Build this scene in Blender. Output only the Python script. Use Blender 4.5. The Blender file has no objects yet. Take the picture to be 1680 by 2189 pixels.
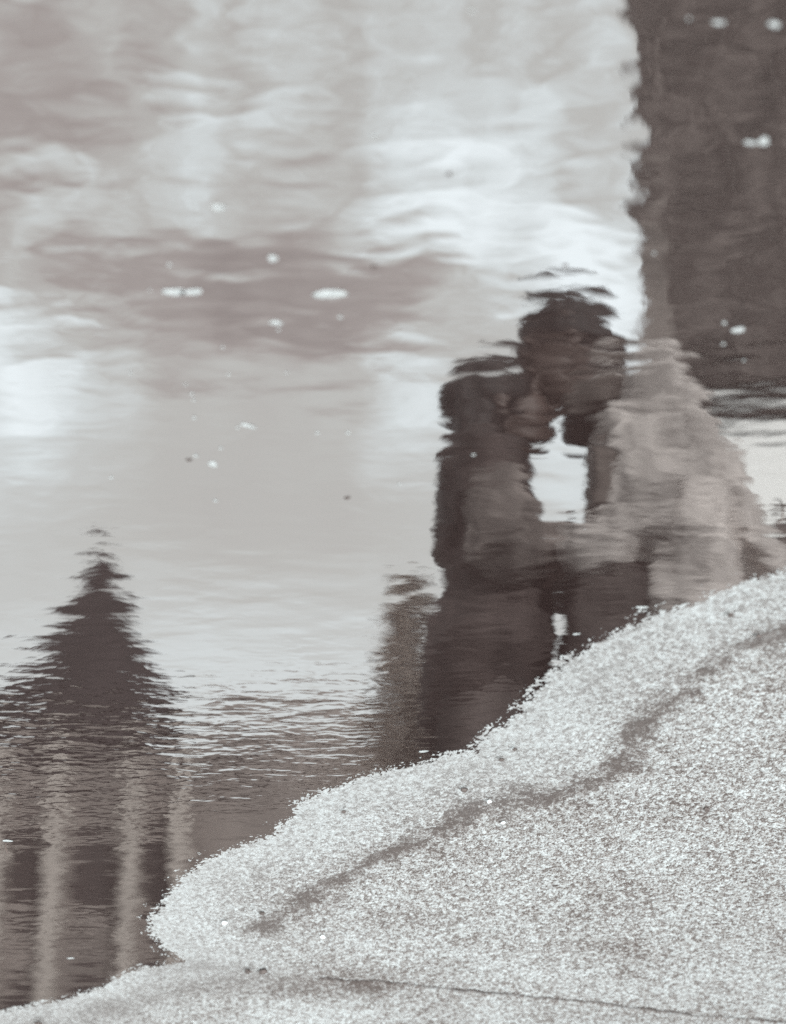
import bpy, bmesh, math, random
import numpy as np
from mathutils import Vector, Matrix, noise as mnoise

R_ = math.radians
S = bpy.context.scene
COL = S.collection
random.seed(7)

# ------------------------------------------------------------------ camera
# The photographer crouches at the near side of the puddle and the picture is shown
# turned by 180 degrees, so the reflections in the water stand upright.
H = 1.20            # lens height above the water
FPX = 5600.0        # focal length in pixels of a 1680 x 2189 view of the frame
DC = R_(29.0)       # how far the lens looks down
cam_d = bpy.data.cameras.new("camera")
cam = bpy.data.objects.new("camera", cam_d)
COL.objects.link(cam)
S.camera = cam
cam_d.sensor_fit = 'HORIZONTAL'
cam_d.sensor_width = 36.0
cam_d.lens = 36.0 * FPX / 1680.0
cam_d.clip_start = 0.05
cam_d.clip_end = 2000.0
fwd = Vector((0, math.cos(DC), -math.sin(DC)))
right = Vector((-1, 0, 0))
up = Vector((0, -math.sin(DC), -math.cos(DC)))
cam.matrix_world = Matrix(((right.x, up.x, -fwd.x, 0), (right.y, up.y, -fwd.y, 0),
                           (right.z, up.z, -fwd.z, H), (0, 0, 0, 1)))
cam_d.dof.use_dof = True
cam_d.dof.focus_distance = 3.15
cam_d.dof.aperture_fstop = 6.3

# ------------------------------------------------------------------ exposure
S.view_settings.view_transform = 'Standard'
S.view_settings.look = 'None'
S.view_settings.gamma = 1.0
S.view_settings.exposure = 2.6
S.render.engine = 'CYCLES'
S.cycles.use_denoising = False
S.cycles.max_bounces = 6
S.cycles.filter_width = 1.5
S.cycles.sample_clamp_indirect = 6.0
S.cycles.blur_glossy = 0.2


# ------------------------------------------------------------------ node helper
class NT:
    def __init__(self, tree):
        self.t = tree
        tree.nodes.clear()

    def n(self, typ, **kw):
        nd = self.t.nodes.new(typ)
        for k, v in kw.items():
            setattr(nd, k, v)
        return nd

    def set(self, sock, v):
        if isinstance(v, bpy.types.NodeSocket):
            self.t.links.new(v, sock)
        elif v is not None:
            sock.default_value = v

    def m(self, op, a, b=None, c=None, clamp=False):
        nd = self.n('ShaderNodeMath', operation=op, use_clamp=clamp)
        self.set(nd.inputs[0], a)
        self.set(nd.inputs[1], b)
        self.set(nd.inputs[2], c)
        return nd.outputs[0]

    def noise(self, vec, scale, detail=3.0, rough=0.5, dist=0.0, dims='3D'):
        nd = self.n('ShaderNodeTexNoise', noise_dimensions=dims)
        self.set(nd.inputs['Vector'], vec)
        self.set(nd.inputs['Scale'], scale)
        nd.inputs['Detail'].default_value = detail
        nd.inputs['Roughness'].default_value = rough
        nd.inputs['Distortion'].default_value = dist
        return nd.outputs['Fac']

    def mapping(self, vec, scale=(1, 1, 1), rot=(0, 0, 0), loc=(0, 0, 0)):
        nd = self.n('ShaderNodeMapping')
        self.set(nd.inputs['Vector'], vec)
        nd.inputs['Scale'].default_value = scale
        nd.inputs['Rotation'].default_value = rot
        nd.inputs['Location'].default_value = loc
        return nd.outputs[0]

    def rng(self, v, a, b, c=0.0, d=1.0, smooth=True):
        nd = self.n('ShaderNodeMapRange')
        nd.interpolation_type = 'SMOOTHSTEP' if smooth else 'LINEAR'
        self.set(nd.inputs[0], v)
        for i, q in enumerate((a, b, c, d)):
            self.set(nd.inputs[1 + i], q)
        return nd.outputs[0]

    def ramp(self, fac, stops):
        nd = self.n('ShaderNodeValToRGB')
        self.set(nd.inputs[0], fac)
        cr = nd.color_ramp
        while len(cr.elements) < len(stops):
            cr.elements.new(0.5)
        for e, (p, c) in zip(cr.elements, stops):
            e.position = p
            e.color = (c[0], c[1], c[2], 1)
        return nd.outputs[0]

    def mix(self, fac, a, b, mode='MIX'):
        nd = self.n('ShaderNodeMix', data_type='RGBA', blend_type=mode)
        self.set(nd.inputs[0], fac)
        for s_, v in ((nd.inputs[6], a), (nd.inputs[7], b)):
            if isinstance(v, tuple):
                v = (v[0], v[1], v[2], 1)
            self.set(s_, v)
        return nd.outputs[2]


def pix_dir(u, v):
    return fwd + right * ((u - 840.0) / FPX) + up * ((1094.5 - v) / FPX)


def ground(u, v, z=0.0):
    d = pix_dir(u, v)
    t = (z - H) / d.z
    return Vector((d.x * t, d.y * t, z))


def seen(u, v, Y):
    """the point at distance Y whose mirror image in the water shows at (u, v)"""
    d = pix_dir(u, v)
    t = Y / d.y
    return Vector((d.x * t, Y, -(H + d.z * t)))


# ------------------------------------------------------------------ sky and sun
SUN_EL, SUN_AZ = R_(36), R_(-158)     # behind the photographer, veiled by cloud
W = bpy.data.worlds.new("World")
S.world = W
W.use_nodes = True
w = NT(W.node_tree)
sky = w.n('ShaderNodeTexSky', sky_type='NISHITA')
sky.sun_disc = False
sky.sun_elevation = SUN_EL
sky.sun_rotation = SUN_AZ
sky.air_density = 1.0
sky.dust_density = 2.0
bw = w.n('ShaderNodeRGBToBW')
w.set(bw.inputs[0], sky.outputs[0])
tc = w.n('ShaderNodeTexCoord')
dirv = tc.outputs['Generated']
sep = w.n('ShaderNodeSeparateXYZ')
w.set(sep.inputs[0], dirv)
# elevation and azimuth in degrees
el = w.m('MULTIPLY', w.m('ARCSINE', sep.outputs[2]), 57.2958)
az = w.m('MULTIPLY', w.m('ARCTAN2', sep.outputs[0], sep.outputs[1]), 57.2958)
cmb = w.n('ShaderNodeCombineXYZ')
w.set(cmb.inputs[0], az)
w.set(cmb.inputs[1], el)
ae = cmb.outputs[0]


def blob(u, v, su, sv, amp, rot=0.0):
    """one soft bank of cloud: centre and size given in the mirrored view"""
    d = pix_dir(u, v).normalized()
    a0 = math.degrees(math.atan2(d.x, d.y))
    e0 = math.degrees(math.asin(-d.z))
    k = 180 / math.pi / FPX
    da = w.m('SUBTRACT', az_w, a0)
    de = w.m('SUBTRACT', el_w, e0)
    c, s = math.cos(rot), math.sin(rot)
    x = w.m('ADD', w.m('MULTIPLY', da, c), w.m('MULTIPLY', de, s))
    y = w.m('SUBTRACT', w.m('MULTIPLY', de, c), w.m('MULTIPLY', da, s))
    x = w.m('DIVIDE', x, su * k / math.cos(R_(e0)))
    y = w.m('DIVIDE', y, sv * k)
    r2 = w.m('ADD', w.m('MULTIPLY', x, x), w.m('MULTIPLY', y, y))
    return w.m('MULTIPLY', w.m('EXPONENT', w.m('MULTIPLY', r2, -1.0)), amp)


wn1 = w.noise(w.mapping(ae, (0.35, 0.55, 1)), 1.0, 4.0, 0.6)
wn2 = w.noise(w.mapping(ae, (0.35, 0.55, 1), loc=(31.7, 12.3, 4)), 1.0, 4.0, 0.6)
az_w = w.m('ADD', az, w.m('MULTIPLY', w.m('SUBTRACT', wn1, 0.5), 5.0))
el_w = w.m('ADD', el, w.m('MULTIPLY', w.m('SUBTRACT', wn2, 0.5), 3.0))
cl = w.m('MULTIPLY', w.m('SUBTRACT', w.noise(w.mapping(ae, (0.5, 0.55, 1), loc=(3, 8, 2)), 1.0, 5.0, 0.65), 0.5), 1.05)
cl = w.m('MULTIPLY', cl, w.rng(el, 29.5, 34.5, 0.10, 1.0))
val = w.m('ADD', cl, 0.64)
for args in ((580, 640, 470, 150, -0.55), (60, 240, 160, 130, -0.36), (20, 20, 300, 70, -0.3),
             (390, 160, 120, 60, -0.18), (1180, 570, 380, 150, 0.42, 0.5), (880, 830, 130, 170, 0.25), (1200, 950, 150, 150, 0.2),
             (30, 830, 190, 200, 0.36), (350, 330, 160, 160, 0.08), (1100, 200, 320, 240, 0.06),
             (500, 1060, 520, 160, -0.09), (600, 1440, 800, 110, 0.12), (1600, 1000, 200, 220, 0.25)):
    val = w.m('ADD', val, blob(*args))
val = w.m('MAXIMUM', w.m('MINIMUM', val, 1.0), 0.0)
skyc = w.ramp(val, [(0.0, (0.36, 0.325, 0.315)), (0.35, (0.47, 0.435, 0.42)), (0.6, (0.63, 0.64, 0.62)),
                    (0.8, (0.84, 0.91, 0.925)), (1.0, (1.10, 1.20, 1.24))])
lum = w.m('MULTIPLY', bw.outputs[0], 0.45)
lum = w.m('ADD', lum, 3.9)              # cloud light, nearly even over the dome
mul = w.mix(1.0, skyc, (1, 1, 1), 'MULTIPLY')
vm = w.n('ShaderNodeVectorMath', operation='SCALE')
w.set(vm.inputs[0], skyc)
w.set(vm.inputs['Scale'], lum)
bg = w.n('ShaderNodeBackground')
w.set(bg.inputs['Color'], vm.outputs[0])
bg.inputs['Strength'].default_value = 0.15
wo = w.n('ShaderNodeOutputWorld')
w.set(wo.inputs['Surface'], bg.outputs[0])

sun_d = bpy.data.lights.new("sun", 'SUN')
sun_d.energy = 1.15
sun_d.angle = R_(12)
sun_d.color = (1.0, 0.98, 0.95)
sun = bpy.data.objects.new("sun", sun_d)
COL.objects.link(sun)
sdir = Vector((math.sin(SUN_AZ) * math.cos(SUN_EL), math.cos(SUN_AZ) * math.cos(SUN_EL), math.sin(SUN_EL)))
sun.rotation_euler = sdir.to_track_quat('Z', 'Y').to_euler()
sun.location = (0, 0, 20)


# ------------------------------------------------------------------ object helpers
def tag(o, label=None, cat=None, group=None, kind=None):
    if label: o['label'] = label
    if cat: o['category'] = cat
    if group: o['group'] = group
    if kind: o['kind'] = kind
    return o


def empty(name, loc, label, cat, group=None):
    o = bpy.data.objects.new(name, None)
    COL.objects.link(o)
    o.location = loc
    o.empty_display_size = 0.1
    return tag(o, label, cat, group)


def link(name, bm, mat, parent=None, smooth=False):
    me = bpy.data.meshes.new(name)
    bm.normal_update()
    bm.to_mesh(me)
    bm.free()
    if smooth:
        for p in me.polygons: p.use_smooth = True
    o = bpy.data.objects.new(name, me)
    COL.objects.link(o)
    me.materials.append(mat)
    if parent is not None:
        o.parent = parent
        root = parent
        off = Vector((0, 0, 0))
        while root is not None:
            off += root.location
            root = root.parent
        o.location = -off
    return o


def mat_basic(name, col, rough=0.7, var=0.25, scale=6.0, spec=0.3, bump=0.0, stretch=(1, 1, 1), metal=0.0):
    m = bpy.data.materials.new(name)
    m.use_nodes = True
    t = NT(m.node_tree)
    c = t.n('ShaderNodeTexCoord')
    v = t.mapping(c.outputs['Object'], stretch)
    nf = t.noise(v, scale, 4.0, 0.6)
    lo = tuple(x * (1 - var) for x in col)
    hi = tuple(min(1, x * (1 + var)) for x in col)
    cc = t.ramp(nf, [(0.3, lo), (0.7, hi)])
    b = t.n('ShaderNodeBsdfPrincipled')
    t.set(b.inputs['Base Color'], cc)
    b.inputs['Roughness'].default_value = rough
    b.inputs['Specular IOR Level'].default_value = spec
    b.inputs['Metallic'].default_value = metal
    if bump:
        bp = t.n('ShaderNodeBump')
        bp.inputs['Strength'].default_value = 0.6
        bp.inputs['Distance'].default_value = bump
        t.set(bp.inputs['Height'], nf)
        t.set(b.inputs['Normal'], bp.outputs[0])
    o = t.n('ShaderNodeOutputMaterial')
    t.set(o.inputs[0], b.outputs[0])
    return m


# ------------------------------------------------------------------ shoreline (ground coordinates)
shore_px = [(-900, 2330), (-400, 2260), (0, 2165), (130, 2133), (240, 2090), (300, 2062), (385, 2052), (330, 2030),
            (305, 2000), (300, 1965), (325, 1905), (400, 1845), (450, 1812), (550, 1775), (620, 1722), (700, 1682),
            (790, 1650), (900, 1622), (1000, 1603), (1045, 1562), (1110, 1500), (1160, 1455), (1215, 1408),
            (1290, 1345), (1400, 1298), (1500, 1254), (1600, 1217), (1690, 1190), (2100, 1050), (2600, 900)]
shore = [ground(u, v).xy for u, v in shore_px]
poly = [(p.x, p.y) for p in shore] + [(-2.2, 0.6), (-1.8, -0.9), (0.4, -1.6), (2.6, -1.0), (3.4, 1.5)]
poly = np.array(poly)


def signed_dist(X, Y):
    """distance to the waterline, positive on dry ground"""
    d2 = np.full(X.shape, 1e9)
    inside = np.zeros(X.shape, bool)
    n = len(poly)
    for i in range(n):
        ax, ay = poly[i]
        bx, by = poly[(i + 1) % n]
        ex, ey = bx - ax, by - ay
        L = ex * ex + ey * ey
        t = np.clip(((X - ax) * ex + (Y - ay) * ey) / L, 0, 1)
        d2 = np.minimum(d2, (X - ax - t * ex) ** 2 + (Y - ay - t * ey) ** 2)
        cond = (ay > Y) != (by > Y)
        xin = (bx - ax) * (Y - ay) / (by - ay + 1e-12) + ax
        inside ^= cond & (X < xin)
    d = np.sqrt(d2)
    return np.where(inside, -d, d)


def line_dist(X, Y, pts):
    d2 = np.full(X.shape, 1e9)
    tt = np.zeros(X.shape)
    for i in range(len(pts) - 1):
        ax, ay = pts[i]
        bx, by = pts[i + 1]
        ex, ey = bx - ax, by - ay
        L = ex * ex + ey * ey
        t = np.clip(((X - ax) * ex + (Y - ay) * ey) / L, 0, 1)
        q = (X - ax - t * ex) ** 2 + (Y - ay - t * ey) ** 2
        better = q < d2
        tt = np.where(better, (i + t) / (len(pts) - 1), tt)
        d2 = np.minimum(d2, q)
    return np.sqrt(d2), tt


rs = np.random.RandomState(11)
TAB = rs.rand(4, 512, 512)


def vnoise(X, Y, cell, k=0):
    x, y = X / cell, Y / cell
    xi, yi = np.floor(x).astype(int), np.floor(y).astype(int)
    fx, fy = x - xi, y - yi
    fx, fy = fx * fx * (3 - 2 * fx), fy * fy * (3 - 2 * fy)
    T = TAB[k]
    a = T[xi % 512, yi % 512]; b = T[(xi + 1) % 512, yi % 512]
    c = T[xi % 512, (yi + 1) % 512]; d = T[(xi + 1) % 512, (yi + 1) % 512]
    return (a * (1 - fx) + b * fx) * (1 - fy) + (c * (1 - fx) + d * fx) * fy


def worley(X, Y, cell):
    """nearest jittered point: distance to it, to the next one, and its random number"""
    x, y = X / cell, Y / cell
    xi, yi = np.floor(x).astype(int), np.floor(y).astype(int)
    f1 = np.full(X.shape, 9.0); f2 = np.full(X.shape, 9.0); idv = np.zeros(X.shape)
    for dx in (-1, 0, 1):
        for dy in (-1, 0, 1):
            cx, cy = xi + dx, yi + dy
            px = cx + TAB[0][cx % 512, cy % 512]
            py = cy + TAB[1][cx % 512, cy % 512]
            d = np.hypot(px - x, py - y)
            r = TAB[2][cx % 512, cy % 512]
            near = d < f1
            f2 = np.where(near, f1, np.minimum(f2, d))
            idv = np.where(near, r, idv)
            f1 = np.where(near, d, f1)
    return f1, f2, idv


def axis(lo, hi, step, ext, grow=1.25):
    core = list(np.arange(lo, hi, step))
    a, s = [], step
    x = core[0]
    while x > -ext:
        s *= grow; x -= s; a.append(x)
    b, s = [], step
    x = core[-1]
    while x < ext:
        s *= grow; x += s; b.append(x)
    return np.array(a[::-1] + core + b)


groove_px = [(560, 1985), (640, 1945), (760, 1870), (900, 1790), (1050, 1720), (1200, 1665), (1330, 1610),
             (1450, 1500), (1560, 1410), (1690, 1330), (2000, 1180)]
groove = [tuple(ground(u, v).xy) for u, v in groove_px]
crack_px = [(690, 2084), (750, 2090), (820, 2092), (940, 2104), (1080, 2118), (1210, 2128), (1330, 2143),
            (1480, 2160), (1690, 2176), (2100, 2215)]
crack = []
for i in range(len(crack_px) - 1):
    for k in range(6):
        t = k / 6
        u = crack_px[i][0] * (1 - t) + crack_px[i + 1][0] * t
        v = crack_px[i][1] * (1 - t) + crack_px[i + 1][1] * t + random.uniform(-2.5, 2.5)
        crack.append(tuple(ground(u, v).xy))
seep_px = [(380, 2075), (480, 2085), (600, 2098), (700, 2100), (800, 2100)]
seep = [tuple(ground(u, v).xy) for u, v in seep_px]
seep2 = [tuple(ground(u, v).xy) for u, v in [(-200, 2215), (60, 2185), (180, 2165), (300, 2130), (380, 2085)]]

gx = axis(-0.62, 0.62, 0.00135, 260)
gy = axis(1.95, 3.95, 0.0027, 260)
GX, GY = np.meshgrid(gx, gy)
sd = signed_dist(GX, GY)
edge_wob = (vnoise(GX, GY, 0.035, 1) - 0.5) * 0.010 + (vnoise(GX, GY, 0.012, 3) - 0.5) * 0.008
sdw = sd + edge_wob
f1, f2, sid = worley(GX, GY, 0.0046)
g1, g2, gid = worley(GX + 3.3, GY + 1.7, 0.0030)
gap = np.clip((f2 - f1) / 0.22, 0, 1)
gap2 = np.clip((g2 - g1) / 0.25, 0, 1)
base = np.where(sdw > 0, 0.0075 * (1 - np.exp(-np.maximum(sdw, 0) / 0.11)),
                -0.06 * (1 - np.exp(np.minimum(sdw, 0) / 0.55)))
gd, gt = line_dist(GX + (vnoise(GX, GY, 0.12, 1) - .5) * 0.05, GY + (vnoise(GX, GY, 0.09, 3) - .5) * 0.06, groove)
groove_w = np.clip(0.95 * np.exp(-(gd / 0.014) ** 2) + 0.5 * np.exp(-(gd / 0.045) ** 2) * np.clip(vnoise(GX, GY, 0.022, 2) * 2.2 - 0.7, 0, 1.2), 0, 1)
cd, ct = line_dist(GX, GY, crack)
cw = np.clip((0.85 + 0.7 * vnoise(GX, GY, 0.05, 3)) * np.exp(-(cd / (0.0034 + 0.0030 * vnoise(GX, GY, 0.03, 2))) ** 2), 0, 1)
sp, _ = line_dist(GX, GY, seep)
sp2, _ = line_dist(GX, GY, seep2)
seep_w = np.clip(np.exp(-(sp / 0.05) ** 2) + 0.8 * np.exp(-(sp2 / 0.045) ** 2), 0, 1)
relief = 0.0019 * (1 - 0.55 * np.exp(-(np.maximum(sd - 0.015, 0) / 0.1) ** 2) * (sd > 0.0)) * (0.35 + 0.65 * sid) * gap ** 0.5 * (1 - 0.45 * f1) + 0.0010 * gap2 * gid
near_f = np.exp(-((np.maximum(np.abs(GX) - 0.62, 0)) ** 2 + np.maximum(np.maximum(1.95 - GY, GY - 3.95), 0) ** 2) / 0.02)
GZ = base + (relief - 0.0014) * near_f - 0.0022 * groove_w - 0.004 * cw * near_f
GZ += (vnoise(GX, GY, 0.11, 2) - 0.5) * 0.0016 * near_f
NX, NY = len(gx), len(gy)
co = np.stack([GX.ravel(), GY.ravel(), GZ.ravel()], 1).astype(np.float32)
ii = np.arange(NY * NX).reshape(NY, NX)
quads = np.stack([ii[:-1, :-1].ravel(), ii[:-1, 1:].ravel(), ii[1:, 1:].ravel(), ii[1:, :-1].ravel()], 1).astype(np.int32)
me = bpy.data.meshes.new("asphalt_ground")
me.vertices.add(len(co)); me.vertices.foreach_set("co", co.ravel())
me.loops.add(quads.size); me.loops.foreach_set("vertex_index", quads.ravel())
me.polygons.add(len(quads))
me.polygons.foreach_set("loop_start", np.arange(0, quads.size, 4, dtype=np.int32))
me.polygons.foreach_set("loop_total", np.full(len(quads), 4, np.int32))
me.polygons.foreach_set("use_smooth", np.ones(len(quads), bool))
me.update(calc_edges=True)


def attr(name, arr):
    a = me.attributes.new(name, 'FLOAT', 'POINT')
    a.data.foreach_set("value", np.clip(arr, -5, 5).astype(np.float32).ravel())


shore_w = np.exp(-(np.maximum(sd, 0) / 0.13) ** 2)      # the rim the water keeps damp
damp = np.clip(groove_w * np.clip(vnoise(GX, GY, 0.045, 0) * 1.5 + vnoise(GX, GY, 0.013, 1) * 0.9 - 0.25, 0.35, 1.3) + seep_w * (0.4 + 0.8 * vnoise(GX, GY, 0.04, 3)) * 0.8, 0, 1.2)
attr("stone", sid * 0.7 + gid * 0.3)
attr("gap", np.minimum(gap, 0.35 + 0.65 * gap2))
attr("damp", damp)
attr("rim", shore_w)
attr("crack", cw)
asph = bpy.data.objects.new("asphalt_ground", me)
COL.objects.link(asph)
tag(asph, kind='structure')

m = bpy.data.materials.new("asphalt")
m.use_nodes = True
t = NT(m.node_tree)


def A(name):
    nd = t.n('ShaderNodeAttribute')
    nd.attribute_name = name
    return nd.outputs['Fac']


tcn = t.n('ShaderNodeTexCoord').outputs['Object']
fine = t.noise(t.mapping(tcn, (0.8, 1, 1)), 620.0, 2.0, 0.65)
patch = t.noise(t.mapping(tcn, (1, 1, 1), loc=(2, 7, 0)), 5.0, 5.0, 0.65)
tone = t.m('ADD', t.m('MULTIPLY', A("stone"), 0.75), t.m('MULTIPLY', t.m('SUBTRACT', fine, 0.5), 1.9))
tone = t.m('ADD', tone, t.m('MULTIPLY', t.m('SUBTRACT', patch, 0.5), 0.7))
tone = t.m('SUBTRACT', tone, t.m('MULTIPLY', A("damp"), 0.30))
grit = t.n('ShaderNodeTexVoronoi')
t.set(grit.inputs['Vector'], t.mapping(tcn, (0.6, 1, 1)))
grit.inputs['Scale'].default_value = 95.0
pit = t.m('LESS_THAN', grit.outputs['Distance'], t.m('SUBTRACT', t.m('MULTIPLY', t.noise(tcn, 30.0, 2.0), 0.55), 0.16))
tone = t.m('SUBTRACT', tone, t.m('MULTIPLY', pit, 0.30))
stone_c = t.ramp(tone, [(0.08, (0.03, 0.024, 0.022)), (0.22, (0.11, 0.101, 0.097)), (0.42, (0.165, 0.173, 0.176)),
                        (0.85, (0.25, 0.273, 0.282))])
gapf = t.m('MAXIMUM', t.rng(A("gap"), 0.0, 0.75), t.m('MULTIPLY', A("rim"), 0.55))
colr = t.mix(gapf, (0.04, 0.032, 0.03), stone_c)
rimc = t.mix(0.6, stone_c, (0.140, 0.148, 0.152))
colr = t.mix(t.m('MULTIPLY', A("rim"), 0.8), colr, rimc)
colr = t.mix(t.m('MULTIPLY', A("damp"), 0.42, clamp=True), colr, (0.035, 0.028, 0.026))
colr = t.mix(A("crack"), colr, (0.02, 0.016, 0.015))
b = t.n('ShaderNodeBsdfPrincipled')
t.set(b.inputs['Base Color'], colr)
t.set(b.inputs['Roughness'], t.rng(A("rim"), 0.0, 1.0, 0.6, 0.45))
b.inputs['Specular IOR Level'].default_value = 0.15
bp = t.n('ShaderNodeBump')
bp.inputs['Strength'].default_value = 0.7
bp.inputs['Distance'].default_value = 0.0012
t.set(bp.inputs['Height'], fine)
t.set(b.inputs['Normal'], bp.outputs[0])
o = t.n('ShaderNodeOutputMaterial')
t.set(o.inputs[0], b.outputs[0])
me.materials.append(m)

# ------------------------------------------------------------------ puddle water
m = bpy.data.materials.new("puddle_water")
m.use_nodes = True
t = NT(m.node_tree)
P = t.n('ShaderNodeTexCoord').outputs['Object']
spx = t.n('ShaderNodeSeparateXYZ')
t.set(spx.inputs[0], P)
px_, py_ = spx.outputs[0], spx.outputs[1]
wob = t.m('MULTIPLY', t.m('SUBTRACT', t.noise(P, 2.6, 2.0), 0.5), 0.5)
pyw = t.m('ADD', py_, t.m('ADD', wob, t.m('MULTIPLY', px_, 0.10)))
# a breath of wind ruffles one belt of the puddle and a smaller one behind it
belt = t.m('MULTIPLY', t.rng(pyw, 2.42, 2.72), t.m('SUBTRACT', 1.0, t.rng(pyw, 2.88, 3.10)))
belt = t.m('MULTIPLY', belt, t.rng(px_, -0.22, 0.05, 0.35, 1.0))
belt2 = t.m('MULTIPLY', t.rng(pyw, 3.28, 3.40), t.m('SUBTRACT', 1.0, t.rng(pyw, 3.44, 3.52)))
cat = t.rng(t.noise(P, 5.0, 2.0), 0.35, 0.7)
amp = t.m('ADD', t.m('MULTIPLY', belt, 2.1), t.m('MULTIPLY', belt2, 0.8))
amp = t.m('ADD', amp, t.m('ADD', 0.40, t.m('MULTIPLY', cat, 0.3)))
rip = t.noise(t.mapping(P, (0.42, 1.0, 1), rot=(0, 0, 0.10)), 62.0, 2.0, 0.5, 0.4)
rip2 = t.noise(t.mapping(P, (0.5, 1.0, 1), rot=(0, 0, -0.08), loc=(9, 2, 0)), 130.0, 1.0, 0.5, 0.3)
rip = t.m('ADD', t.m('MULTIPLY', t.m('MULTIPLY', rip, amp), 0.00011), t.m('MULTIPLY', t.m('MULTIPLY', rip2, amp), 0.000022))
mid = t.noise(t.mapping(P, (0.5, 1.0, 1), rot=(0, 0, -0.12), loc=(5, 1, 0)), 24.0, 1.5, 0.4, 0.5)
mid = t.m('MULTIPLY', mid, t.m('ADD', 0.00020, t.m('MULTIPLY', t.m('SUBTRACT', 1.0, t.rng(pyw, 1.7, 2.1)), 0.00018)))
nearw = t.m('SUBTRACT', 1.0, t.rng(pyw, 1.5, 2.3))
swell = t.noise(t.mapping(P, (0.45, 1.0, 1), rot=(0, 0, 0.2)), 9.0, 2.0, 0.5, 0.6)
swell = t.m('MULTIPLY', swell, t.m('ADD', 0.0004, t.m('MULTIPLY', nearw, 0.0004)))
hgt = t.m('ADD', t.m('ADD', rip, mid), swell)
bp = t.n('ShaderNodeBump')
bp.inputs['Strength'].default_value = 1.0
bp.inputs['Distance'].default_value = 1.0
t.set(bp.inputs['Height'], hgt)
gl = t.n('ShaderNodeBsdfGlossy')
gl.inputs['Color'].default_value = (0.175, 0.175, 0.175, 1)
gl.inputs['Roughness'].default_value = 0.02
t.set(gl.inputs['Normal'], bp.outputs[0])
df = t.n('ShaderNodeBsdfDiffuse')
df.inputs['Color'].default_value = (0.0078, 0.0052, 0.0050, 1)
ad = t.n('ShaderNodeAddShader')
t.set(ad.inputs[0], gl.outputs[0]); t.set(ad.inputs[1], df.outputs[0])
o = t.n('ShaderNodeOutputMaterial')
t.set(o.inputs[0], ad.outputs[0])
bm = bmesh.new()
vs = [bm.verts.new(p) for p in ((-5, -3, 0), (5, -3, 0), (5, 6, 0), (-5, 6, 0))]
bm.faces.new(vs)
wat = link("puddle_water", bm, m)
tag(wat, kind='structure')


# ------------------------------------------------------------------ mesh builders
def box(bm, c, s, rz=0.0):
    mt = Matrix.Translation(Vector(c)) @ Matrix.Rotation(rz, 4, 'Z') @ Matrix.Diagonal(Vector((s[0], s[1], s[2], 1)))
    bmesh.ops.create_cube(bm, size=1.0, matrix=mt)


def boxb(bm, x0, x1, y0, y1, z0, z1):
    box(bm, ((x0 + x1) / 2, (y0 + y1) / 2, (z0 + z1) / 2), (abs(x1 - x0), abs(y1 - y0), abs(z1 - z0)))


def tube(bm, pts, radii, seg=14, flat=1.0, side=None, sub=5):
    """tapered tube through pts (Catmull-Rom), closed by domed ends; radii floats or (a, b)"""
    P_ = [Vector(p) for p in pts]
    Rr = [(r, r * flat) if not isinstance(r, tuple) else r for r in radii]
    pp, rr = [], []
    n = len(P_)
    for i in range(n - 1):
        p0, p1, p2, p3 = P_[max(i - 1, 0)], P_[i], P_[i + 1], P_[min(i + 2, n - 1)]
        for k in range(sub):
            q = k / sub
            pp.append(0.5 * ((2 * p1) + (p2 - p0) * q + (2 * p0 - 5 * p1 + 4 * p2 - p3) * q * q + (3 * p1 - p0 - 3 * p2 + p3) * q ** 3))
            e = q * q * (3 - 2 * q)
            rr.append((Rr[i][0] * (1 - e) + Rr[i + 1][0] * e, Rr[i][1] * (1 - e) + Rr[i + 1][1] * e))
    pp.append(P_[-1]); rr.append(Rr[-1])
    # domed ends
    d0 = (pp[0] - pp[1]).normalized(); d1 = (pp[-1] - pp[-2]).normalized()
    a, b_ = [], []
    for q in (0.95, 0.7, 0.35):
        k = math.sqrt(1 - q * q)
        a.append((pp[0] + d0 * min(rr[0]) * q, (rr[0][0] * k, rr[0][1] * k)))
        b_.append((pp[-1] + d1 * min(rr[-1]) * q, (rr[-1][0] * k, rr[-1][1] * k)))
    pts2 = [x[0] for x in a] + pp + [x[0] for x in b_[::-1]]
    rad2 = [x[1] for x in a] + rr + [x[1] for x in b_[::-1]]
    side = Vector(side) if side else Vector((0, 1, 0))
    rings = []
    for i, (p, r) in enumerate(zip(pts2, rad2)):
        tg = (pts2[min(i + 1, len(pts2) - 1)] - pts2[max(i - 1, 0)]).normalized()
        s1 = side - tg * side.dot(tg)
        if s1.length < 1e-3:
            s1 = Vector((1, 0, 0)) - tg * tg.x
        s1.normalize()
        s2 = tg.cross(s1)
        rings.append([bm.verts.new(p + s1 * (r[0] * math.cos(2 * math.pi * k / seg)) + s2 * (r[1] * math.sin(2 * math.pi * k / seg))) for k in range(seg)])
    for i in range(len(rings) - 1):
        for k in range(seg):
            bm.faces.new((rings[i][k], rings[i][(k + 1) % seg], rings[i + 1][(k + 1) % seg], rings[i + 1][k]))
    bm.faces.new(rings[0][::-1]); bm.faces.new(rings[-1])


def ell(bm, c, r, rot=None, seg=16):
    mt = Matrix.Translation(Vector(c))
    if rot is not None: mt = mt @ rot
    mt = mt @ Matrix.Diagonal(Vector((r[0], r[1], r[2], 1)))
    bmesh.ops.create_uvsphere(bm, u_segments=seg, v_segments=seg // 2 + 2, radius=1.0, matrix=mt)


fold_tex = bpy.data.textures.new("cloth_folds", 'CLOUDS')
fold_tex.noise_scale = 0.085
fold_tex.noise_depth = 2


def folds(o, amp):
    d = o.modifiers.new("folds", 'DISPLACE')
    d.texture = fold_tex; d.strength = amp; d.mid_level = 0.5; d.texture_coords = 'LOCAL'
    return o


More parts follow.
